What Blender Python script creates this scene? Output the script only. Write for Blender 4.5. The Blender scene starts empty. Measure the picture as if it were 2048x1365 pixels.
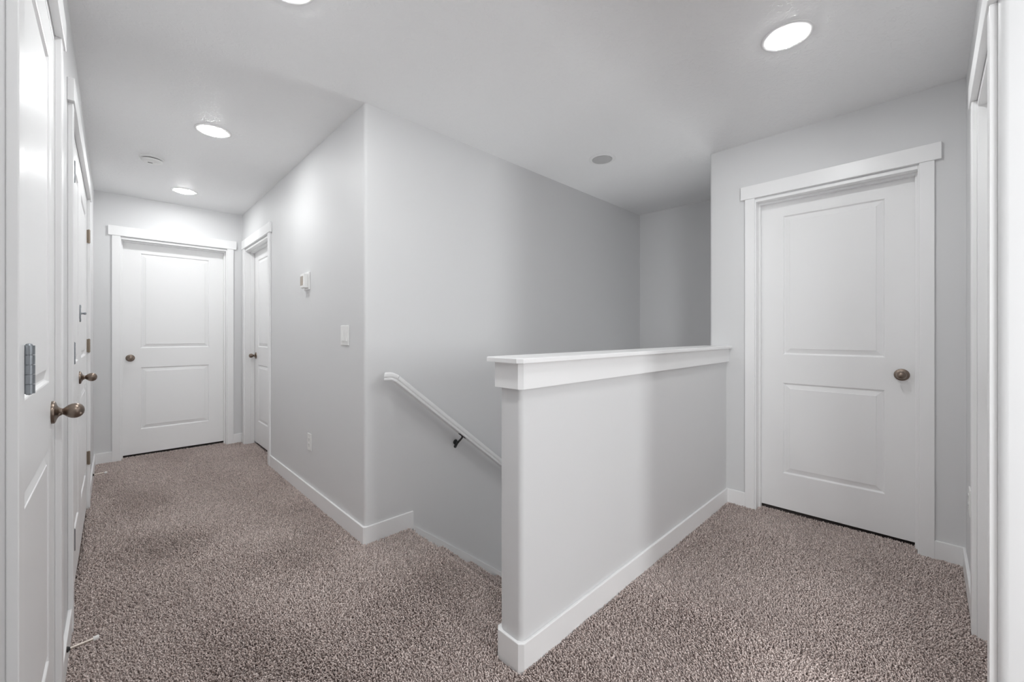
import bpy, bmesh, math, random
import numpy as np
from mathutils import Vector, Matrix
R = math.radians
random.seed(4)
sc = bpy.context.scene
COL = sc.collection
CEIL = 2.455
FLOOR = -0.014          # backing under the pile; the pile's top is at about z = 0

# ------------------------------------------------------------------ materials
def new_mat(name):
    m = bpy.data.materials.new(name); m.use_nodes = True
    nt = m.node_tree
    return m, nt, nt.nodes['Principled BSDF']

def paint(name, col, rough, spec=0.4, bump=None, strength=0.1, dist=0.002, scale=160):
    m, nt, b = new_mat(name)
    b.inputs['Base Color'].default_value = (*col, 1)
    b.inputs['Roughness'].default_value = rough
    b.inputs['Specular IOR Level'].default_value = spec
    tc = nt.nodes.new('ShaderNodeTexCoord')
    no = nt.nodes.new('ShaderNodeTexNoise')
    no.inputs['Scale'].default_value = scale; no.inputs['Detail'].default_value = 2
    nt.links.new(tc.outputs['Object'], no.inputs['Vector'])
    h = no.outputs['Fac']
    if bump == 'knock':        # knock-down plaster: flattened islands over a smooth coat, in loose patches
        no.inputs['Scale'].default_value = 34; no.inputs['Detail'].default_value = 4
        no.inputs['Distortion'].default_value = 1.2
        r = nt.nodes.new('ShaderNodeValToRGB')
        r.color_ramp.elements[0].position = 0.52; r.color_ramp.elements[1].position = 0.60
        nt.links.new(h, r.inputs['Fac'])
        h = r.outputs['Color']
    bp = nt.nodes.new('ShaderNodeBump')
    bp.inputs['Strength'].default_value = strength; bp.inputs['Distance'].default_value = dist
    nt.links.new(h, bp.inputs['Height'])
    nt.links.new(bp.outputs['Normal'], b.inputs['Normal'])
    return m

M = {}
M['wall'] = paint('wall_paint', (0.715, 0.717, 0.722), 0.52, 0.28, strength=0.008, dist=0.001, scale=220)
M['ceiling'] = paint('ceiling_paint', (0.86, 0.862, 0.866), 0.42, 0.35, bump='knock', strength=0.35, dist=0.0020)
M['trim'] = paint('trim_enamel', (0.87, 0.87, 0.872), 0.34, 0.5, strength=0.0)
M['door'] = paint('door_enamel', (0.87, 0.87, 0.872), 0.40, 0.45, strength=0.0)
M['plastic'] = paint('white_plastic', (0.84, 0.84, 0.83), 0.35, 0.5, strength=0.0)
M['rubber'] = paint('white_rubber', (0.85, 0.84, 0.82), 0.6, 0.3, strength=0.0)
M['dark'] = paint('dark_slot', (0.05, 0.05, 0.05), 0.6, 0.2, strength=0.0)
M['lcd'] = paint('lcd_screen', (0.33, 0.27, 0.21), 0.2, 0.5, strength=0.0)
M['lens_off'] = paint('unlit_lens', (0.50, 0.50, 0.50), 0.5, 0.3, strength=0.0)

def metal(name, col, rough):
    m, nt, b = new_mat(name)
    b.inputs['Base Color'].default_value = (*col, 1)
    b.inputs['Metallic'].default_value = 1.0
    b.inputs['Roughness'].default_value = rough
    tc = nt.nodes.new('ShaderNodeTexCoord'); no = nt.nodes.new('ShaderNodeTexNoise')
    no.inputs['Scale'].default_value = 40
    nt.links.new(tc.outputs['Object'], no.inputs['Vector'])
    mr = nt.nodes.new('ShaderNodeMapRange')
    mr.inputs['To Min'].default_value = rough - 0.02; mr.inputs['To Max'].default_value = rough + 0.02
    nt.links.new(no.outputs['Fac'], mr.inputs['Value'])
    nt.links.new(mr.outputs['Result'], b.inputs['Roughness'])
    return m
M['nickel'] = metal('aged_nickel', (0.25, 0.20, 0.165), 0.32)
M['steel'] = metal('satin_steel', (0.36, 0.385, 0.41), 0.32)  # slight blue in the base colour imitates a cool reflection
M['darkmetal'] = metal('dark_bronze', (0.07, 0.07, 0.07), 0.4)
M['rod'] = metal('pale_nickel', (0.62, 0.56, 0.50), 0.45)
M['brasskeep'] = metal('aged_brass', (0.36, 0.30, 0.24), 0.4)

def emis(name, col, s):
    m, nt, b = new_mat(name)
    b.inputs['Base Color'].default_value = (0.8, 0.8, 0.8, 1)
    b.inputs['Emission Color'].default_value = (*col, 1)
    b.inputs['Emission Strength'].default_value = s
    return m
M['lens'] = emis('lit_lens', (0.985, 1.0, 1.0), 98.0)

def carpet_mat(name, pile):
    m, nt, b = new_mat(name)
    b.inputs['Roughness'].default_value = 0.9
    b.inputs['Specular IOR Level'].default_value = 0.15
    b.inputs['Sheen Weight'].default_value = 0.15
    ramp = nt.nodes.new('ShaderNodeValToRGB')
    e = ramp.color_ramp.elements
    if pile:
        e[0].position = 0.0; e[0].color = (0.52, 0.418, 0.385, 1)
        e[1].position = 1.0; e[1].color = (0.96, 0.835, 0.785, 1)
        g = nt.nodes.new('ShaderNodeNewGeometry')
        nt.links.new(g.outputs['Random Per Island'], ramp.inputs['Fac'])
    else:
        e[0].position = 0.3; e[0].color = (0.14, 0.105, 0.095, 1)
        e[1].position = 0.7; e[1].color = (0.24, 0.19, 0.175, 1)
        tc = nt.nodes.new('ShaderNodeTexCoord'); no = nt.nodes.new('ShaderNodeTexNoise')
        no.inputs['Scale'].default_value = 240
        nt.links.new(tc.outputs['Object'], no.inputs['Vector'])
        nt.links.new(no.outputs['Fac'], ramp.inputs['Fac'])
    nt.links.new(ramp.outputs['Color'], b.inputs['Base Color'])
    return m
M['pile'] = carpet_mat('carpet_yarn', True)
M['backing'] = carpet_mat('carpet_backing', False)

# ------------------------------------------------------------------ mesh helpers
def link(name, bm, mat, parent=None, smooth=False):
    me = bpy.data.meshes.new(name)
    bmesh.ops.recalc_face_normals(bm, faces=bm.faces)
    bm.to_mesh(me); bm.free()
    if smooth:
        me.polygons.foreach_set('use_smooth', [True] * len(me.polygons))
        me.set_sharp_from_angle(angle=R(35))
    for mm in (mat if isinstance(mat, (list, tuple)) else [mat]):
        me.materials.append(mm)
    o = bpy.data.objects.new(name, me); COL.objects.link(o)
    if parent is not None: o.parent = parent
    return o

def empty(name, loc, rz=0.0):
    o = bpy.data.objects.new(name, None); COL.objects.link(o)
    o.location = loc; o.rotation_euler = (0, 0, rz)
    o.empty_display_size = 0.05
    return o

def tag(o, label, cat, group=None, kind=None):
    o['label'] = label; o['category'] = cat
    if group: o['group'] = group
    if kind: o['kind'] = kind
    return o

def box(bm, x0, x1, y0, y1, z0, z1, bev=0.0, seg=2):
    t = bmesh.new()
    vs = [t.verts.new(p) for p in ((x0,y0,z0),(x1,y0,z0),(x1,y1,z0),(x0,y1,z0),(x0,y0,z1),(x1,y0,z1),(x1,y1,z1),(x0,y1,z1))]
    for f in ((0,3,2,1),(4,5,6,7),(0,1,5,4),(1,2,6,5),(2,3,7,6),(3,0,4,7)):
        t.faces.new([vs[i] for i in f])
    if bev: bmesh.ops.bevel(t, geom=t.edges[:], offset=bev, segments=seg, profile=0.5, affect='EDGES')
    merge(bm, t)

def merge(bm, t, mtx=None):
    me = bpy.data.meshes.new('tmp'); t.to_mesh(me); t.free()
    if mtx is not None: me.transform(mtx)
    bm.from_mesh(me); bpy.data.meshes.remove(me)

def prism(bm, poly, z0, z1, bev=0.0):
    t = bmesh.new()
    a = [t.verts.new((x, y, z0)) for x, y in poly]; b = [t.verts.new((x, y, z1)) for x, y in poly]
    n = len(poly)
    t.faces.new(a[::-1]); t.faces.new(b)
    for i in range(n): t.faces.new((a[i], a[(i+1) % n], b[(i+1) % n], b[i]))
    bmesh.ops.recalc_face_normals(t, faces=t.faces)
    if bev:
        ed = [e for e in t.edges if abs(e.verts[0].co.z - z1) < 1e-6 and abs(e.verts[1].co.z - z1) < 1e-6]
        bmesh.ops.bevel(t, geom=ed, offset=bev, segments=2, profile=0.5, affect='EDGES')
    merge(bm, t)

def arc(cx, cy, r, a0, a1, n=8):
    return [(cx + r*math.cos(R(a0 + (a1-a0)*i/n)), cy + r*math.sin(R(a0 + (a1-a0)*i/n))) for i in range(n+1)]

def lathe(bm, prof, mtx=None, seg=32, mi=0):
    """prof: (axial, radius); turned about local z."""
    t = bmesh.new(); rings = []
    for z, r in prof:
        if r < 1e-6: rings.append([t.verts.new((0, 0, z))])
        else: rings.append([t.verts.new((r*math.cos(2*math.pi*i/seg), r*math.sin(2*math.pi*i/seg), z)) for i in range(seg)])
    for a, b in zip(rings, rings[1:]):
        for i in range(seg):
            j = (i+1) % seg
            if len(a) == 1 and len(b) == 1: continue
            if len(a) == 1: f = t.faces.new((a[0], b[i], b[j]))
            elif len(b) == 1: f = t.faces.new((a[i], a[j], b[0]))
            else: f = t.faces.new((a[i], a[j], b[j], b[i]))
            f.material_index = mi
    for ring in (rings[0], rings[-1]):
        if len(ring) > 1: t.faces.new(ring).material_index = mi
    bmesh.ops.recalc_face_normals(t, faces=t.faces)
    merge(bm, t, mtx)

def tube(bm, pts, rad, seg=12):
    """round tube through pts; rad: number or list"""
    t = bmesh.new(); pts = [Vector(p) for p in pts]; rings = []
    up = Vector((0.123, 0.456, 0.88)).normalized()
    for i, p in enumerate(pts):
        d = (pts[min(i+1, len(pts)-1)] - pts[max(i-1, 0)]).normalized()
        u = d.cross(up).normalized(); v = d.cross(u)
        r = rad[i] if isinstance(rad, (list, tuple)) else rad
        rings.append([t.verts.new(p + (u*math.cos(2*math.pi*k/seg) + v*math.sin(2*math.pi*k/seg))*r) for k in range(seg)])
    for a, b in zip(rings, rings[1:]):
        for k in range(seg): t.faces.new((a[k], a[(k+1) % seg], b[(k+1) % seg], b[k]))
    t.faces.new(rings[0][::-1]); t.faces.new(rings[-1])
    bmesh.ops.recalc_face_normals(t, faces=t.faces)
    merge(bm, t)

def axis(dirv, loc=(0, 0, 0)):
    q = Vector((0, 0, 1)).rotation_difference(Vector(dirv))
    return Matrix.Translation(loc) @ q.to_matrix().to_4x4()

# ------------------------------------------------------------------ the room shell
def structure(name, bm, mat, label, cat, smooth=False):
    return tag(link(name, bm, mat, None, smooth), label, cat, kind='structure')

XL, XM, YF, YS, XE, YR, YH0, YH1, XB = -0.128, 1.0, 5.215, 2.195, 3.062, -0.131, 0.99, 1.10, 4.09
T = 0.13                                     # wall thickness
HEAD = 2.063                                 # rough head of the openings

def wall_run(bm, axis_, a0, a1, f0, f1, openings, z1=CEIL):
    """box wall along 'x' or 'y' from a0 to a1, thickness f0..f1, with door openings cut out"""
    cur = a0
    def put(p, q, z0, zz):
        if axis_ == 'y': box(bm, f0, f1, p, q, z0, zz)
        else: box(bm, p, q, f0, f1, z0, zz)
    for o0, o1 in openings:
        put(cur, o0, FLOOR, z1); put(o0, o1, HEAD, z1); cur = o1
    put(cur, a1, FLOOR, z1)

bm = bmesh.new()
wall_run(bm, 'y', YR - T, YF + T, XL - T, XL, [(1.110, 1.863), (2.387, 3.953)])
structure('wall_left', bm, M['wall'], 'light grey wall on the left holding the single and the double door', 'wall')
bm = bmesh.new()
wall_run(bm, 'x', XL, XM + T, YF, YF + T, [(0.033, 0.873)])
structure('wall_far', bm, M['wall'], 'light grey wall closing the far end of the hall', 'wall')
bm = bmesh.new()
r = 0.018
wall_run(bm, 'y', YS + r, YF, XM, XM + T, [(4.130, 5.088)])
prism(bm, [(XM, YS + r)] + arc(XM + r, YS + r, r, 180, 270, 8) + [(XM + T, YS), (XM + T, YS + r)], -0.25, CEIL)
structure('wall_middle', bm, M['wall'], 'light grey hall wall with thermostat, switch and outlet, ending at the rounded corner', 'wall', True)
bm = bmesh.new()
box(bm, XM + T, XB + T, YS, YS + T, -2.7, CEIL)
structure('wall_stair', bm, M['wall'], 'light grey stair wall carrying the handrail', 'wall')
bm = bmesh.new()
box(bm, XB, XB + T, YH0, YS, -0.14, CEIL)        # open below: the stairs arrive there; cut to let the added fill up
structure('wall_back', bm, M['wall'], 'shaded grey wall at the back of the stairwell', 'wall')
bm = bmesh.new()
wall_run(bm, 'y', YR, YH1 - r, XE, XE + T, [(0.024, 0.824)])
prism(bm, [(XE, YH1 - r)] + arc(XE + r, YH1 - r, r, 180, 90, 8) + [(XE + T, YH1), (XE + T, YH1 - r)], FLOOR, CEIL)
structure('wall_end', bm, M['wall'], 'light grey wall on the right around the two panel door', 'wall', True)
bm = bmesh.new()
box(bm, XE + T, XB, YH0, YH1, FLOOR, CEIL)
structure('wall_closet', bm, M['wall'], 'shaded grey wall between the right hand door wall and the back of the stairwell', 'wall')
bm = bmesh.new()
box(bm, 1.28, XB, YH0 + 0.005, YH1 - 0.004, -2.7, -0.034)
structure('wall_underside', bm, M['wall'], 'grey side wall of the stairwell below the half wall', 'wall')
bm = bmesh.new()
OX0, OX1 = 0.60, 1.690                       # plain plastered opening, bull-nosed, into the bright side room
wall_run(bm, 'x', OX1 + r, XE + T, YR - T, YR, [(1.765, 2.397)])
prism(bm, [(OX1 + r, YR), (OX1 + r, YR - T)] + arc(OX1 + r, YR - T + r, r, 270, 180, 8) + arc(OX1 + r, YR - r, r, 180, 90, 8), FLOOR, CEIL)
wall_run(bm, 'x', XL, OX0 - r, YR - T, YR, [])
prism(bm, [(OX0 - r, YR - T), (OX0 - r, YR)] + arc(OX0 - r, YR - r, r, 90, 0, 8) + arc(OX0 - r, YR - T + r, r, 0, -90, 8), FLOOR, CEIL)
box(bm, OX0, OX1, YR - T, YR, 2.20, CEIL)
structure('wall_right', bm, M['wall'], 'light grey wall at the right edge with a rounded opening and a closet door', 'wall', True)
# half wall with bull-nosed end
bm = bmesh.new()
XH = 1.012
prism(bm, [(XE, YH0), (XE, YH1)] + arc(XH + r, YH1 - r, r, 90, 180, 8) + arc(XH + r, YH0 + r, r, 180, 270, 8), FLOOR, 1.062)
structure('wall_half', bm, M['wall'], 'light grey half wall guarding the stairs in the centre', 'half wall', True)

# half-wall apron and cap: chamfered near corners
def cham(x0, x1, y0, y1, c):
    return [(x1, y0), (x1, y1), (x0 + c, y1), (x0, y1 - c), (x0, y0 + c), (x0 + c, y0)]
bm = bmesh.new()
prism(bm, cham(0.992, XE, 0.972, 1.118, 0.014), 0.974, 1.066)
structure('trim_1', bm, M['trim'], 'white band around the half wall just under its cap', 'trim')
bm = bmesh.new()
prism(bm, cham(0.968, XE, 0.952, 1.138, 0.017), 1.066, 1.083, bev=0.003)
structure('trim_2', bm, M['trim'], 'white cap board lying along the top of the half wall', 'cap')

# floor, ceiling
bm = bmesh.new()
box(bm, XL - T, 1.255, YR - T, YS, FLOOR - 0.02, FLOOR)
box(bm, XL - T, XM + T + 0.1, YS, YF + T + 0.1, FLOOR - 0.02, FLOOR)
box(bm, 1.255, XE + T + 0.1, YR - T, YH0 + 0.02, FLOOR - 0.02, FLOOR)
box(bm, -1.6, 2.6, -3.7, YR - T, FLOOR - 0.02, FLOOR)
structure('floor', bm, M['backing'], 'carpeted landing floor under the brown pile', 'floor')
bm = bmesh.new()
box(bm, XL - T, XB + T, YR - T, YS + T, CEIL, CEIL + 0.04)
box(bm, XL - T, XM + T, YS + T, YF + T, CEIL, CEIL + 0.04)
structure('ceiling', bm, M['ceiling'], 'light grey ceiling with knock-down plaster texture', 'ceiling')
# the side room that the rounded opening leads to (its window lights the landing)
bm = bmesh.new()
WX0, WX1, WZ0, WZ1, WY = 0.65, 1.35, 0.85, 2.15, -3.6
for y0_, y1_, z0_, z1_ in ((-3.7, -2.7, FLOOR, CEIL), (-1.1, YR - T, FLOOR, CEIL), (-2.7, -1.1, FLOOR, WZ0), (-2.7, -1.1, WZ1, CEIL)):
    box(bm, -1.6, -1.5, y0_, y1_, z0_, z1_)  # opening left in this wall for the added side fill
box(bm, 2.5, 2.6, -3.7, YR - T, FLOOR, CEIL)
box(bm, -1.5, WX0, -3.7, WY, FLOOR, CEIL); box(bm, WX1, 2.5, -3.7, WY, FLOOR, CEIL)
box(bm, WX0, WX1, -3.7, WY, FLOOR, WZ0); box(bm, WX0, WX1, -3.7, WY, WZ1, CEIL)
box(bm, -1.6, XL - T, YR - T - 0.1, YR - T, FLOOR, CEIL)
box(bm, -1.6, 2.6, -3.7, YR - T, CEIL, CEIL + 0.04)
structure('wall_side', bm, M['wall'], 'walls of the bright side room beyond the rounded opening', 'wall')
bm = bmesh.new()
for a in ((WX0, WX0+.05), (WX1-.05, WX1)): box(bm, a[0], a[1], -3.69, -3.61, WZ0, WZ1, 0.003)
for a in ((WZ0, WZ0+.05), (WZ1-.05, WZ1), (1.47, 1.51)): box(bm, WX0+.05, WX1-.05, -3.68, -3.62, a[0], a[1], 0.003)
structure('window_1', bm, M['trim'], 'white window frame in the side room beyond the rounded opening', 'window')

# ------------------------------------------------------------------ baseboards
def board(bm, poly):           # plan polygon, eased top edge
    prism(bm, poly, FLOOR, 0.092, bev=0.003)
B = 0.012
def baseboard(name, polys, label):
    bm = bmesh.new()
    for p in polys: board(bm, p)
    structure(name, bm, M['trim'], label, 'baseboard')
def rect(x0, x1, y0, y1): return [(x0, y0), (x1, y0), (x1, y1), (x0, y1)]
baseboard('baseboard_left', [rect(XL, XL+B, 1.908, 2.342), rect(XL, XL+B, 3.998, YF)], 'white baseboard along the left wall beside the double door')
baseboard('baseboard_far', [rect(XL+B, -0.012, YF-B, YF), rect(0.918, XM, YF-B, YF)], 'white baseboard either side of the far hall door')
baseboard('baseboard_middle', [[(XM, 4.085), (XM-B, 4.085), (XM-B, YS-B+0.01), (XM-B+0.01, YS-B), (1.300, YS-B), (1.300, YS), (XM+0.018, YS), (XM, YS+0.018)]], 'white baseboard under the thermostat turning the corner to the stairs')
baseboard('baseboard_half', [[(XE, YH0), (XE, YH0-B), (XH-B+.015, YH0-B), (XH-B, YH0-B+.015), (XH-B, YH1+B-.015), (XH-B+.015, YH1+B), (1.22, YH1+B), (1.22, YH1), (XH+r, YH1), (XH, YH1-r), (XH, YH0+r), (XH+r, YH0)]], 'white baseboard wrapped around the foot of the half wall')
baseboard('baseboard_end', [rect(XE-B, XE, 0.869, YH0-B), rect(XE-B, XE, YR, -0.021)], 'white baseboard either side of the right hand panel door')
baseboard('baseboard_right', [rect(2.442, XE-B, YR, YR+B), rect(OX1+r, 1.720, YR, YR+B)], 'white baseboard along the wall at the right edge')
# sloping stair skirt
SL = 0.80
bm = bmesh.new()
t = bmesh.new()
pts = [(1.300, 0.004), (4.05, 0.004 - SL*2.75), (4.05, -0.34 - SL*2.75), (1.300, -0.34)]
a = [t.verts.new((x, YS - 0.012, z)) for x, z in pts]; b = [t.verts.new((x, YS, z)) for x, z in pts]
t.faces.new(a); t.faces.new(b[::-1])
for i in range(4): t.faces.new((a[i], b[i], b[(i+1) % 4], a[(i+1) % 4]))
merge(bm, t)
structure('trim_3', bm, M['trim'], 'white sloping skirt board running down the stair wall', 'trim')

# ------------------------------------------------------------------ doors
PROF = [(0.0, 0.0), (0.003, -0.0012), (0.0075, -0.0085), (0.011, -0.0095), (0.037, -0.0030), (0.0385, -0.0012), (0.0405, -0.0010)]
def leaf_mesh(u0, u1, z0, z1, yf, panels, thick=0.035):
    """front face looks to local -y, at y = yf; panels: (u0,u1,z0,z1) raised panels"""
    bm = bmesh.new()
    us = sorted({u0, u1, *[p[0] for p in panels], *[p[1] for p in panels]})
    zs = sorted({z0, z1, *[p[2] for p in panels], *[p[3] for p in panels]})
    V = {}
    def v(u, z, d=0.0):
        k = (round(u, 5), round(z, 5), round(d, 5))
        if k not in V: V[k] = bm.verts.new((u, yf - d, z))
        return V[k]
    for i in range(len(us)-1):
        for j in range(len(zs)-1):
            cu, cz = (us[i]+us[i+1])/2, (zs[j]+zs[j+1])/2
            if any(p[0] < cu < p[1] and p[2] < cz < p[3] for p in panels): continue
            bm.faces.new((v(us[i], zs[j]), v(us[i+1], zs[j]), v(us[i+1], zs[j+1]), v(us[i], zs[j+1])))
    for p in panels:
        for (i0, d0), (i1, d1) in zip(PROF, PROF[1:]):
            o = [(p[0]+i0, p[2]+i0), (p[1]-i0, p[2]+i0), (p[1]-i0, p[3]-i0), (p[0]+i0, p[3]-i0)]
            n = [(p[0]+i1, p[2]+i1), (p[1]-i1, p[2]+i1), (p[1]-i1, p[3]-i1), (p[0]+i1, p[3]-i1)]
            for k in range(4):
                kk = (k+1) % 4
                bm.faces.new((v(*o[k], d0), v(*o[kk], d0), v(*n[kk], d1), v(*n[k], d1)))
        i1, d1 = PROF[-1]
        bm.faces.new((v(p[0]+i1, p[2]+i1, d1), v(p[1]-i1, p[2]+i1, d1), v(p[1]-i1, p[3]-i1, d1), v(p[0]+i1, p[3]-i1, d1)))
    # sides and back
    yb = yf + thick
    bk = {}
    def w(u, z):
        k = (round(u, 5), round(z, 5))
        if k not in bk: bk[k] = bm.verts.new((u, yb, z))
        return bk[k]
    for i in range(len(us)-1):
        bm.faces.new((v(us[i], z0), w(us[i], z0), w(us[i+1], z0), v(us[i+1], z0)))
        bm.faces.new((v(us[i], z1), v(us[i+1], z1), w(us[i+1], z1), w(us[i], z1)))
    for j in range(len(zs)-1):
        bm.faces.new((v(u0, zs[j]), v(u0, zs[j+1]), w(u0, zs[j+1]), w(u0, zs[j])))
        bm.faces.new((v(u1, zs[j]), w(u1, zs[j]), w(u1, zs[j+1]), v(u1, zs[j+1])))
    bm.faces.new([w(u, z0) for u in us] + [w(u1, z) for z in zs[1:]] + [w(u, z1) for u in us[::-1][1:]] + [w(u0, z) for z in zs[::-1][1:-1]])
    return bm

def two_panels(u0, u1, stile):
    return [(u0+stile, u1-stile, 0.247, 0.845), (u0+stile, u1-stile, 1.030, 1.944)]

KNOB = [(0.010, 0.0100), (0.0205, 0.0088), (0.0225, 0.0092), (0.0250, 0.0108), (0.0290, 0.0146), (0.0340, 0.0184), (0.0400, 0.0212), (0.0460, 0.0222), (0.0520, 0.0214), (0.0575, 0.0190), (0.0620, 0.0150), (0.0652, 0.0095), (0.0664, 0.0045), (0.0668, 0.0)]
ROSE = [(0.0, 0.0330), (0.0045, 0.0330), (0.0068, 0.0318), (0.0080, 0.0290), (0.0088, 0.0270), (0.0105, 0.0215), (0.0130, 0.0160), (0.0160, 0.0122), (0.0200, 0.0104), (0.0205, 0.0085)]
def knob(parent, u, y, z=0.937):
    bm = bmesh.new(); m = axis((0, -1, 0), (u, y, z))
    lathe(bm, KNOB, m, 40)
    k = link('knob', bm, M['nickel'], parent, True); k['label'] = 'aged nickel egg knob'
    bm = bmesh.new(); lathe(bm, ROSE, m, 40)
    rr = link('rosette', bm, M['nickel'], k, True)
    return k

def hinge(parent, u, y, z, side, mat, leafplate=False, rb=0.0062):
    """3.5 inch butt hinge: five-knuckle barrel standing proud, plus leaf"""
    bm = bmesh.new()
    hh = 0.0435; n = 5
    for i in range(n):
        a = z - hh + 2*hh*i/n; b = z - hh + 2*hh*(i+1)/n - 0.0010
        lathe(bm, [(a, rb), (b, rb)], Matrix.Translation((u, y, 0)), 16)
    lathe(bm, [(z-hh-0.003, 0.0), (z-hh-0.002, 0.0035), (z-hh, 0.0048), (z+hh, 0.0048), (z+hh+0.002, 0.0035), (z+hh+0.003, 0.0)], Matrix.Translation((u, y, 0)), 16)
    s = side
    box(bm, min(u+s*0.001, u+s*0.0035), max(u+s*0.001, u+s*0.0035), y, y+0.024, z-hh, z+hh)
    o = link('hinge', bm, mat, parent, True); o['label'] = 'satin metal butt hinge'
    if leafplate:
        bm = bmesh.new()
        a, b = sorted((u+s*0.0085, u+s*0.0115))
        box(bm, a, b, y+0.001, y+0.018, z-hh, z+hh)
        for q in (-1, 0, 1):
            lathe(bm, [(0, 0.004), (0.001, 0.004), (0.0012, 0.0)], axis((-s, 0, 0), (a if s > 0 else b, y+0.010, z+q*0.030)), 10)
        link('hinge_leaf', bm, mat, o)
    return o

def door(name, loc, rot, W, recess, label, leaves, flush=False, cas_t=0.015, depth=T):
    root = empty(name, (*loc, 0), R(rot))
    tag(root, label, 'door', kind='structure')
    rv, cw, oh = 0.006, 0.057, 0.025
    for s in (0, 1):
        u0, u1 = ((-rv-cw, -rv), (W+rv, W+rv+cw))[s]
        bm = bmesh.new(); box(bm, u0, u1, -cas_t, 0.0, FLOOR, 2.070, 0.002)
        link('casing', bm, M['trim'], root)
        bm = bmesh.new()
        j0, j1 = ((-0.018, 0.0), (W, W+0.018))[s]
        box(bm, j0, j1, 0.0, depth, FLOOR, HEAD, 0.0012)
        if not flush:
            s0, s1 = ((0.0, 0.011), (W-0.011, W))[s]
            box(bm, s0, s1, recess-0.036, recess-0.0015, FLOOR, 2.045, 0.0015)
        link('jamb', bm, M['trim'], root)
    bm = bmesh.new(); box(bm, -rv-cw-oh, W+rv+cw+oh, -cas_t-0.005, 0.0, 2.070, 2.158, 0.002)
    link('header', bm, M['trim'], root)
    bm = bmesh.new(); box(bm, 0.0, W, 0.0, depth, 2.045, HEAD, 0.0012)
    if not flush: box(bm, 0.011, W-0.011, recess-0.036, recess-0.0015, 2.034, 2.045, 0.0015)
    link('head_jamb', bm, M['trim'], root)
    for (u0, u1, stile) in leaves:
        link('door_leaf', leaf_mesh(u0, u1, 0.016, 2.042, recess, two_panels(u0, u1, stile)), M['door'], root)
    return root

# left wall: viewer faces -x, so local x runs along +y
d1 = door('door_1', (XL, 1.128), 90, 0.717, 0.001, 'narrow white two panel door nearest the camera at the left edge', [(0.003, 0.714, 0.118)], flush=True)
knob(d1, 0.654, 0.001)
for z in (1.834, 1.102, 0.336): hinge(d1, -0.001, -0.0195, z, -1, M['steel'], rb=0.0075)
d2 = door('door_2', (XL, 2.405), 90, 1.530, 0.001, 'white double closet doors on the left wall with hinges at both sides', [(0.003, 0.7635, 0.118), (0.7665, 1.527, 0.118)], flush=True)
knob(d2, 0.703, 0.001)
for z in (1.820, 1.088, 0.336):
    hinge(d2, 0.001, -0.012, z, -1, M['steel'])
    hinge(d2, 1.529, -0.010, z, 1, M['brasskeep'], True)
bm = bmesh.new()          # surface slide latch bridging the meeting stiles
box(bm, 0.722, 0.758, -0.004, 0.001, 1.245, 1.305, 0.0015)
for z in (1.240, 1.310): lathe(bm, [(0, 0.011), (0.004, 0.011), (0.006, 0.007)], axis((0, -1, 0), (0.740, 0.001, z)), 16)
lathe(bm, [(0, 0.006), (0.008, 0.004), (0.013, 0.0065), (0.018, 0.007), (0.021, 0.004), (0.0215, 0)], axis((0, -1, 0), (0.744, -0.003, 1.275)), 16)
lt = link('latch', bm, M['steel'], d2, True); lt['label'] = 'small satin metal turn latch'
# far wall: viewer faces +y
d3 = door('door_3', (0.051, YF), 0, 0.804, 0.095, 'wide white two panel door closing the far end of the hall', [(0.003, 0.801, 0.131)])
knob(d3, 0.062, 0.095)
# middle wall: viewer faces +x, local x runs along -y
d4 = door('door_4', (XM, 5.070), -90, 0.922, 0.085, 'white two panel door seen edge on beside the far hall corner', [(0.003, 0.919, 0.140)])
knob(d4, 0.062, 0.085)
d5 = door('door_5', (XE, 0.806), -90, 0.764, 0.095, 'white two panel door in the right hand wall beyond the half wall', [(0.003, 0.761, 0.130)])
knob(d5, 0.700, 0.095)
# right wall: viewer faces -y, local x runs along -x
d6 = door('door_6', (2.379, YR), 180, 0.596, 0.095, 'white closet door frame at the right edge beside the carpet', [(0.003, 0.593, 0.105)])
knob(d6, 0.062, 0.095)

# ------------------------------------------------------------------ carpet pile (twisted tufts as real geometry)
rng = np.random.default_rng(7)
_K = rng.normal(0, 1, (26, 2)); _K *= (rng.uniform(2.0, 13.0, 26) / np.linalg.norm(_K, axis=1))[:, None]
_P = rng.uniform(0, 6.28, 26)
def field(x, y, a):            # smooth brushed-pile direction field
    s = np.zeros_like(x)
    for i in range(a, 26, 2): s += np.sin(_K[i, 0]*x + _K[i, 1]*y + _P[i])
    return s / 3.6
def scatter(x0, x1, y0, y1, dens):
    n = int((x1-x0)*(y1-y0)*dens)
    nx = max(1, int(math.sqrt(n*(x1-x0)/(y1-y0)))); ny = max(1, n // nx)
    gx, gy = np.meshgrid((np.arange(nx)+0.5)/nx, (np.arange(ny)+0.5)/ny)
    gx = gx.ravel()*(x1-x0)+x0 + rng.uniform(-.55, .55, nx*ny)*(x1-x0)/nx
    gy = gy.ravel()*(y1-y0)+y0 + rng.uniform(-.55, .55, nx*ny)*(y1-y0)/ny
    return np.clip(gx, x0+.001, x1-.001), np.clip(gy, y0+.001, y1-.001)
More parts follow.
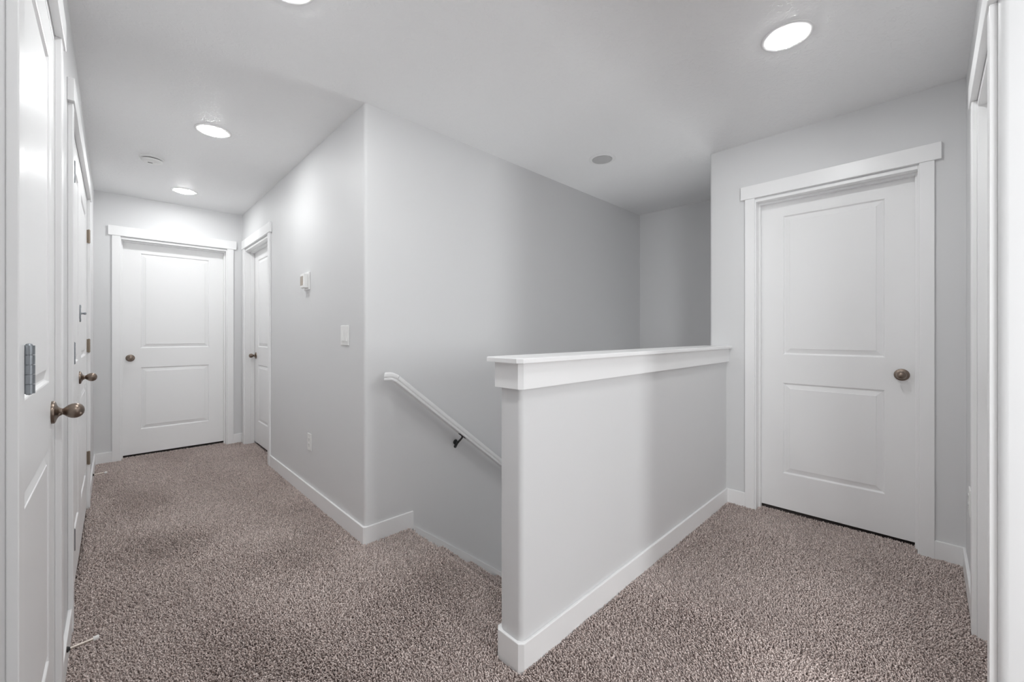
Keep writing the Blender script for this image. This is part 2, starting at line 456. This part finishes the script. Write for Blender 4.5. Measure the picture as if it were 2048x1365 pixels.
def tufts(name, P, N, h0, mat, parent=None, rscale=1.0):
    n = len(P)
    fx, fy = field(P[:, 0], P[:, 1], 0), field(P[:, 0], P[:, 1], 1)
    ang = rng.uniform(0, 2*np.pi, n); mag = rng.uniform(0.002, 0.0100, n)
    lean = np.stack([np.cos(ang)*mag + fx*0.0042, np.sin(ang)*mag + fy*0.0042, np.zeros(n)], 1)
    lean -= (lean*N).sum(1)[:, None]*N
    bend = np.stack([np.cos(ang+1.6), np.sin(ang+1.6), np.zeros(n)], 1) * rng.uniform(-.0025, .0025, n)[:, None]
    bend -= (bend*N).sum(1)[:, None]*N
    wav = 1.0 + 0.10*(field(P[:, 0]*2.3+5, P[:, 1]*2.3, 0))
    h = h0*rng.uniform(0.70, 1.16, n)*wav
    rad = rng.uniform(0.0024, 0.0040, n)*rscale
    A = np.zeros((n, 3)); A[:, 0] = 1.0
    A[np.abs(N[:, 0]) > 0.9] = (0, 1, 0)
    U = np.cross(N, A); U /= np.linalg.norm(U, axis=1)[:, None]; Vv = np.cross(N, U)
    ph = rng.uniform(0, 2*np.pi, n)
    verts = np.zeros((n, 10, 3), np.float32)
    rings = [(0.0, 0.0, 0.85, 0.0), (0.45, 0.35, 1.05, 0.9), (0.86, 0.85, 0.95, 1.9)]
    for k, (fh, fl, fr, tw) in enumerate(rings):
        c = P + N*(h*fh)[:, None] + lean*fl + bend*math.sin(fh*3.0)
        for j in range(3):
            a = ph + tw + j*2.0944
            verts[:, k*3+j] = c + (U*np.cos(a)[:, None] + Vv*np.sin(a)[:, None])*(rad*fr)[:, None]
    verts[:, 9] = P + N*h[:, None] + lean*1.08
    tri = []
    for k in range(2):
        for j in range(3):
            a, b = k*3+j, k*3+(j+1) % 3
            tri += [(a, b, b+3), (a, b+3, a+3)]
    for j in range(3): tri.append((6+j, 6+(j+1) % 3, 9))
    tri = np.array(tri, np.int32)
    F = (tri[None] + (np.arange(n, dtype=np.int32)*10)[:, None, None]).reshape(-1, 3)
    me = bpy.data.meshes.new(name)
    me.vertices.add(n*10); me.vertices.foreach_set('co', verts.ravel())
    me.loops.add(F.size); me.loops.foreach_set('vertex_index', F.ravel())
    me.polygons.add(len(F)); me.polygons.foreach_set('loop_start', np.arange(0, F.size, 3, dtype=np.int32))
    me.polygons.foreach_set('use_smooth', np.ones(len(F), dtype=bool))
    me.update(calc_edges=True)
    me.materials.append(mat)
    o = bpy.data.objects.new(name, me); COL.objects.link(o)
    if parent is not None: o.parent = parent
    return o
D = 27000
regions = [(XL+B, XM-B, 1.0, 2.18, D), (XL+B, XM-B, 2.18, 3.4, D), (XL+B, XM-B, 3.4, YF-B, D*0.8), (XL, XM, YR, 1.0, D*0.7),
           (XM-B, 1.27, YH1+B, YS-B, D), (XM, XE-B, YR+B, YH0-B, D),
           (XE-B, XE+0.095, 0.045, 0.803, D), (0.054, 0.852, YF-B, YF+0.095, D*0.8), (XM-B, XM+0.085, 4.151, 5.067, D*0.8),
           (1.786, 2.376, YR-0.095, YR+B, D), (OX0, OX1, YR-T, YR, D*0.7), (XL, XL+B, 1.13, 1.843, D*.7), (XL, XL+B, 2.41, 3.93, D*.7)]
X, Y = [], []
for a in regions:
    x, y = scatter(*a); X.append(x); Y.append(y)
X = np.concatenate(X); Y = np.concatenate(Y)
keep = ~((X > XH-B-.001) & (Y > YH0-B-.001) & (Y < YH1+B+.001))
X, Y = X[keep], Y[keep]
P = np.stack([X, Y, np.full_like(X, FLOOR)], 1); N = np.tile((0., 0., 1.), (len(X), 1))
pile = tufts('carpet_pile', P, N, 0.0145, M['pile'])
tag(pile, 'brown grey twisted carpet pile covering the landing and hall floor', 'carpet', kind='stuff')

# ------------------------------------------------------------------ stairs
RUN, RISE, X0 = 0.2375, 0.19, 1.255
st = empty('staircase', (X0, 1.65, -2.6))
tag(st, 'brown carpeted stairs going down between the half wall and the handrail wall', 'stairs')
def child_world(o, parent):
    o.matrix_parent_inverse = Matrix.Translation(parent.location).inverted()
for k in range(0, 12):
    xs = X0 + RUN*k - (0.025 if k else 0.0); zt = FLOOR - RISE*k
    bm = bmesh.new(); t = bmesh.new()
    rn = 0.014
    if k == 0: prof = [(X0-0.004, zt), (X0+0.006, zt-0.004), (X0+0.010, zt-0.014), (X0+0.006, zt-0.026), (X0-0.001, zt-0.032), (X0-0.001, zt-RISE), (X0-0.02, zt-RISE), (X0-0.02, zt-0.0205), (X0-0.004, zt-0.0205)]
    else: prof = [(X0 + RUN*(k-1), zt), (X0+RUN*k+0.004, zt), (X0+RUN*k+0.012, zt-0.006), (X0+RUN*k+0.012, zt-0.022), (X0+RUN*k, zt-0.030), (X0+RUN*k, zt-RISE), (X0+RUN*(k-1), zt-RISE)]
    a = [t.verts.new((x, YH1, z)) for x, z in prof]; b = [t.verts.new((x, YS-0.012, z)) for x, z in prof]
    n = len(prof)
    t.faces.new(a); t.faces.new(b[::-1])
    for i in range(n): t.faces.new((a[i], b[i], b[(i+1) % n], a[(i+1) % n]))
    merge(bm, t)
    o = link('step', bm, M['backing'], st); child_world(o, st)
Ps, Ns = [], []
y0, y1 = YH1+0.013, YS-0.014
for k in range(0, 6):
    zt = FLOOR - RISE*k
    xn = X0 + RUN*k + (0.012 if k else 0.010)
    if k:
        x, y = scatter(X0+RUN*(k-1)+0.012, xn-0.004, y0, y1, 36000)
        Ps.append(np.stack([x, y, np.full_like(x, zt)], 1)); Ns.append(np.tile((0., 0., 1.), (len(x), 1)))
    for ang in (20, 45, 70, 95):      # rounded nosing
        m = int((y1-y0)*210)
        y = rng.uniform(y0, y1, m); c, s = math.cos(R(90-ang)), math.sin(R(90-ang))
        Ps.append(np.stack([np.full(m, xn-0.012+0.012*c), y, np.full(m, zt-0.014+0.014*s)], 1)); Ns.append(np.tile((c, 0., s), (m, 1)))
    z, y = scatter(zt-RISE+0.012, zt-0.03, y0, y1, 20000)   # riser
    Ps.append(np.stack([np.full_like(z, X0+RUN*k), y, z], 1)); Ns.append(np.tile((1., 0., 0.), (len(z), 1)))
o = tufts('carpet_pile', np.concatenate(Ps), np.concatenate(Ns), 0.0135, M['pile'], st, 1.1)
child_world(o, st); o['kind'] = 'stuff'

# ------------------------------------------------------------------ handrail
hr = empty('handrail', (1.10, YS, 0.90))
tag(hr, 'white moulded handrail sloping down the stair wall', 'handrail')
RAIL = []      # section in (y offset toward wall +, height): beaded grip rail
for y, z in [(-0.020, -0.022), (-0.0225, -0.0195), (-0.0225, -0.0130), (-0.0205, -0.0105), (-0.0180, -0.0085), (-0.0180, -0.0060), (-0.0205, -0.0040), (-0.0225, -0.0010), (-0.0225, 0.0080), (-0.0195, 0.0160), (-0.0120, 0.0210), (0.0, 0.0225)]:
    RAIL.append((y, z))
RAIL = RAIL + [(-y, z) for y, z in RAIL[::-1][1:]]
YC = YS - 0.062
def rail_piece(path, mitre=0.0):
    t = bmesh.new(); rings = []
    for i, (x, z) in enumerate(path):
        x0_, z0_ = path[max(i-1, 0)]; x1_, z1_ = path[min(i+1, len(path)-1)]
        d = Vector((x1_-x0_, 0, z1_-z0_)).normalized(); up = Vector((-d.z, 0, d.x))
        m = mitre if i == 0 else 0.0         # the top end is cut at an angle, longer in front
        rings.append([t.verts.new(Vector((x + (yy + 0.0225)*m, YC + yy, z)) + up*zz) for yy, zz in RAIL])
    n = len(RAIL)
    for a, b in zip(rings, rings[1:]):
        for i in range(n): t.faces.new((a[i], b[i], b[(i+1) % n], a[(i+1) % n]))
    t.faces.new(rings[0]); t.faces.new(rings[-1][::-1])
    bmesh.ops.recalc_face_normals(t, faces=t.faces)
    return t
bm = bmesh.new()
merge(bm, rail_piece([(1.158, 0.9105), (1.158+2.6, 0.9105 - 0.81*2.6)]))
o = link('rail', bm, M['trim'], hr, True); child_world(o, hr)
bm = bmesh.new()
merge(bm, rail_piece([(1.072, 0.928), (1.118, 0.927), (1.128, 0.925), (1.142, 0.919), (1.157, 0.9112)], 0.9))
o = link('rail_end', bm, M['trim'], hr, True); child_world(o, hr)
def bracket(x):
    zr = 0.9105 - 0.81*(x-1.158) - 0.022*1.28
    bm = bmesh.new()
    lathe(bm, [(0, 0.017), (0.003, 0.017), (0.006, 0.012), (0.008, 0.0)], axis((0, -1, 0), (x-0.010, YS, zr-0.050)), 20)
    lathe(bm, [(0, 0.012), (0.003, 0.012), (0.005, 0.008), (0.007, 0.0)], axis((0, -1, 0), (x-0.010, YS, zr-0.078)), 16)
    tube(bm, [(x-0.010, YS-0.003, zr-0.078), (x-0.010, YS-0.012, zr-0.070), (x-0.010, YS-0.022, zr-0.055), (x-0.008, YS-0.036, zr-0.040), (x-0.004, YS-0.050, zr-0.026), (x, YC, zr-0.012), (x, YC, zr-0.002)], [0.006, 0.0065, 0.007, 0.007, 0.0065, 0.006, 0.007])
    t = bmesh.new(); box(t, -0.030, 0.030, -0.010, 0.010, -0.0035, 0.0, 0.001)
    merge(bm, t, Matrix.Translation((x, YC, zr)) @ Matrix.Rotation(math.atan(0.81), 4, 'Y'))
    o = link('bracket', bm, M['darkmetal'], hr, True); child_world(o, hr); o['label'] = 'dark metal wall bracket'
bracket(1.63); bracket(2.75)

# ------------------------------------------------------------------ ceiling lights
def downlight(x, y, lit, label, group):
    root = empty('recessed_light', (x, y, CEIL))
    tag(root, label, 'ceiling light', group)
    bm = bmesh.new()
    lathe(bm, [(0.0, 0.097), (-0.0020, 0.097), (-0.0034, 0.095), (-0.0040, 0.088), (-0.0040, 0.0725), (0.0, 0.0725)], None, 56)
    link('trim_ring', bm, M['trim_ring'], root, True)
    bm = bmesh.new()
    lathe(bm, [(-0.0012, 0.0715), (-0.0060, 0.0715), (-0.0072, 0.068), (-0.0080, 0.055), (-0.0084, 0.0)], None, 56)
    link('lens', bm, M['lens'] if lit else M['lens_off'], root, True)
    return root
M['trim_ring'] = paint('light_trim', (0.82, 0.82, 0.82), 0.45, 0.4, strength=0.0)
g = 'recessed ceiling lights'
downlight(2.085, 0.430, True, 'round lit ceiling light above the carpet right of the half wall', g)
downlight(0.455, 1.655, True, 'round lit ceiling light cut off by the top edge of the view', g)
downlight(0.452, 3.174, True, 'round lit ceiling light in the hall on the camera side of the smoke detector', g)
downlight(0.456, 4.690, True, 'round lit ceiling light nearest the far hall door', g)
downlight(0.455, 0.200, True, 'added unseen fill light in the corner over the camera', g)  # out-of-view lamp added to brighten the near hall
u = downlight(2.575, 1.683, False, 'round unlit grey ceiling light above the stairs', g)

# smoke detector
sd = empty('smoke_detector', (0.200, 3.975, CEIL))
tag(sd, 'white round smoke detector on the hall ceiling', 'smoke detector')
bm = bmesh.new(); lathe(bm, [(0.0, 0.070), (-0.008, 0.070), (-0.011, 0.066), (-0.012, 0.055), (-0.012, 0.0)], None, 48)
link('base', bm, M['plastic'], sd, True)
bm = bmesh.new(); lathe(bm, [(-0.012, 0.055), (-0.018, 0.055)], None, 48)
link('vent', bm, M['dark'], sd, True)
bm = bmesh.new(); lathe(bm, [(-0.0175, 0.060), (-0.020, 0.0615), (-0.028, 0.058), (-0.034, 0.048), (-0.036, 0.030), (-0.0365, 0.0)], None, 48)
link('cover', bm, M['plastic'], sd, True)
bm = bmesh.new(); lathe(bm, [(-0.036, 0.012), (-0.0385, 0.0115), (-0.039, 0.0)], Matrix.Translation((0.022, -0.022, 0)), 24)
b_ = link('test_button', bm, M['plastic'], sd, True)
bm = bmesh.new(); box(bm, -0.022, 0.004, -0.004, 0.002, -0.0385, -0.036)
link('slot', bm, M['dark'], sd)

# ------------------------------------------------------------------ wall devices
def plate(name, loc, rz, label, cat, w):
    root = empty(name, loc, rz); tag(root, label, cat, 'wall outlets' if cat == 'outlet' else None)
    bm = bmesh.new(); box(bm, -w/2, w/2, -0.006, 0.0, -0.060, 0.060, 0.0025)
    link('cover_plate', bm, M['plastic'], root)
    return root
def outlet(loc, rz, label):
    o = plate('wall_outlet', loc, rz, label, 'outlet', 0.078)
    for z in (-0.0195, 0.0195):
        bm = bmesh.new(); box(bm, -0.0165, 0.0165, -0.0085, -0.005, z-0.0140, z+0.0140, 0.002)
        s = link('socket', bm, M['plastic'], o)
        bm = bmesh.new()
        box(bm, -0.0075, -0.0055, -0.0088, -0.0075, z-0.003, z+0.006); box(bm, 0.0055, 0.0075, -0.0088, -0.0075, z-0.003, z+0.005)
        box(bm, -0.002, 0.002, -0.0088, -0.0075, z-0.010, z-0.006)
        link('slots', bm, M['dark'], s)
    return o
outlet((XM, 3.080, 0.397), R(-90), 'white duplex outlet low on the hall wall below the switch')
outlet((2.720, YR, 0.420), R(180), 'white outlet seen edge on beside the right edge casing')
sw = plate('light_switch', (XM, 2.462, 1.157), R(-90), 'white two gang rocker switch near the rounded wall corner', 'light switch', 0.116)
for u_ in (-0.023, 0.023):
    bm = bmesh.new(); t = bmesh.new()
    pr = [(-0.0055, -0.0335), (-0.0115, -0.0335), (-0.0085, 0.0), (-0.0065, 0.0335), (-0.0055, 0.0335)]
    a = [t.verts.new((u_-0.0165, y, z)) for y, z in pr]; b = [t.verts.new((u_+0.0165, y, z)) for y, z in pr]
    t.faces.new(a); t.faces.new(b[::-1])
    for i in range(5): t.faces.new((a[i], b[i], b[(i+1) % 5], a[(i+1) % 5]))
    merge(bm, t)
    link('rocker', bm, M['plastic'], sw)
th = empty('thermostat', (XM, 3.130, 1.545), R(-90))
tag(th, 'small white thermostat with a brown screen on the hall wall', 'thermostat')
bm = bmesh.new(); box(bm, -0.056, 0.056, -0.010, 0.0, -0.064, 0.064, 0.004); link('wall_plate', bm, M['plastic'], th)
bm = bmesh.new(); box(bm, -0.042, 0.042, -0.038, -0.009, -0.050, 0.052, 0.005); link('body', bm, M['plastic'], th)
bm = bmesh.new(); box(bm, -0.036, 0.020, -0.0390, -0.0365, -0.032, 0.034); link('screen', bm, M['lcd'], th)

# door stops
def doorstop(y, label):
    root = empty('door_stop', (XL + B, y, 0.072)); tag(root, label, 'door stop', 'baseboard door stops')
    d = Vector((1, 0.12, 0.0)).normalized()
    bm = bmesh.new(); lathe(bm, [(0, 0.0095), (0.003, 0.0095), (0.006, 0.006), (0.010, 0.0042)], axis(d), 20)
    o = link('base', bm, M['dark'], root, True)
    bm = bmesh.new(); lathe(bm, [(0.004, 0.0050), (0.066, 0.0046)], axis(d), 16)
    link('rod', bm, M['rod'], root, True)
    bm = bmesh.new(); lathe(bm, [(0.064, 0.0), (0.064, 0.0068), (0.066, 0.0080), (0.077, 0.0080), (0.079, 0.0068), (0.0795, 0.0)], axis(d), 20)
    link('tip', bm, M['rubber'], root, True)
doorstop(2.085, 'rod door stop with white tip near the bottom left corner')
doorstop(4.530, 'small rod door stop with white tip far down the left baseboard')

# ------------------------------------------------------------------ daylight: one side-room window, plus added side and lower-hall fill lamps
def daylight_or_fill(name, loc, rot, sx, sy, e, col=(0.965, 0.99, 1.0)):
    L = bpy.data.lights.new(name, 'AREA'); L.shape = 'RECTANGLE'; L.size = sx; L.size_y = sy
    L.energy = e; L.color = col
    o = bpy.data.objects.new(name, L); COL.objects.link(o)
    o.location = loc; o.rotation_euler = rot
daylight_or_fill('window_daylight', ((WX0+WX1)/2, -3.72, (WZ0+WZ1)/2), (R(90), 0, 0), WX1-WX0, WZ1-WZ0, 66)
daylight_or_fill('added_side_fill', (-1.62, -1.9, (WZ0+WZ1)/2), (0, R(-90), 0), WZ1-WZ0, 1.6, 64)  # unseen fill lamp added to lift the half wall and door wall
daylight_or_fill('added_lower_hall_fill', (4.72, 1.65, -2.4), (0, R(180 - 8), 0), 0.8, 1.0, 40)  # unseen lamp added below to brighten the stairwell and its ceiling
w = bpy.data.worlds.new('World'); sc.world = w; w.use_nodes = True
w.node_tree.nodes['Background'].inputs['Color'].default_value = (0.6, 0.65, 0.7, 1)
w.node_tree.nodes['Background'].inputs['Strength'].default_value = 0.0

# ------------------------------------------------------------------ camera
cam = bpy.data.cameras.new('Camera'); cam.sensor_width = 36.0; cam.lens = 815.0/2048*36
cam.shift_y = -(682.5-668.7)/2048
cam.clip_start = 0.02
co = bpy.data.objects.new('Camera', cam); COL.objects.link(co)
co.location = (0, 0, 1.165)
co.rotation_euler = (R(90), 0, R(45.65 - 90))
sc.camera = co

sc.view_settings.view_transform = 'Standard'; sc.view_settings.look = 'None'
sc.view_settings.gamma = 1.0; sc.view_settings.use_curve_mapping = False
sc.view_settings.exposure = 0.40
sc.cycles.max_bounces = 14; sc.cycles.diffuse_bounces = 10
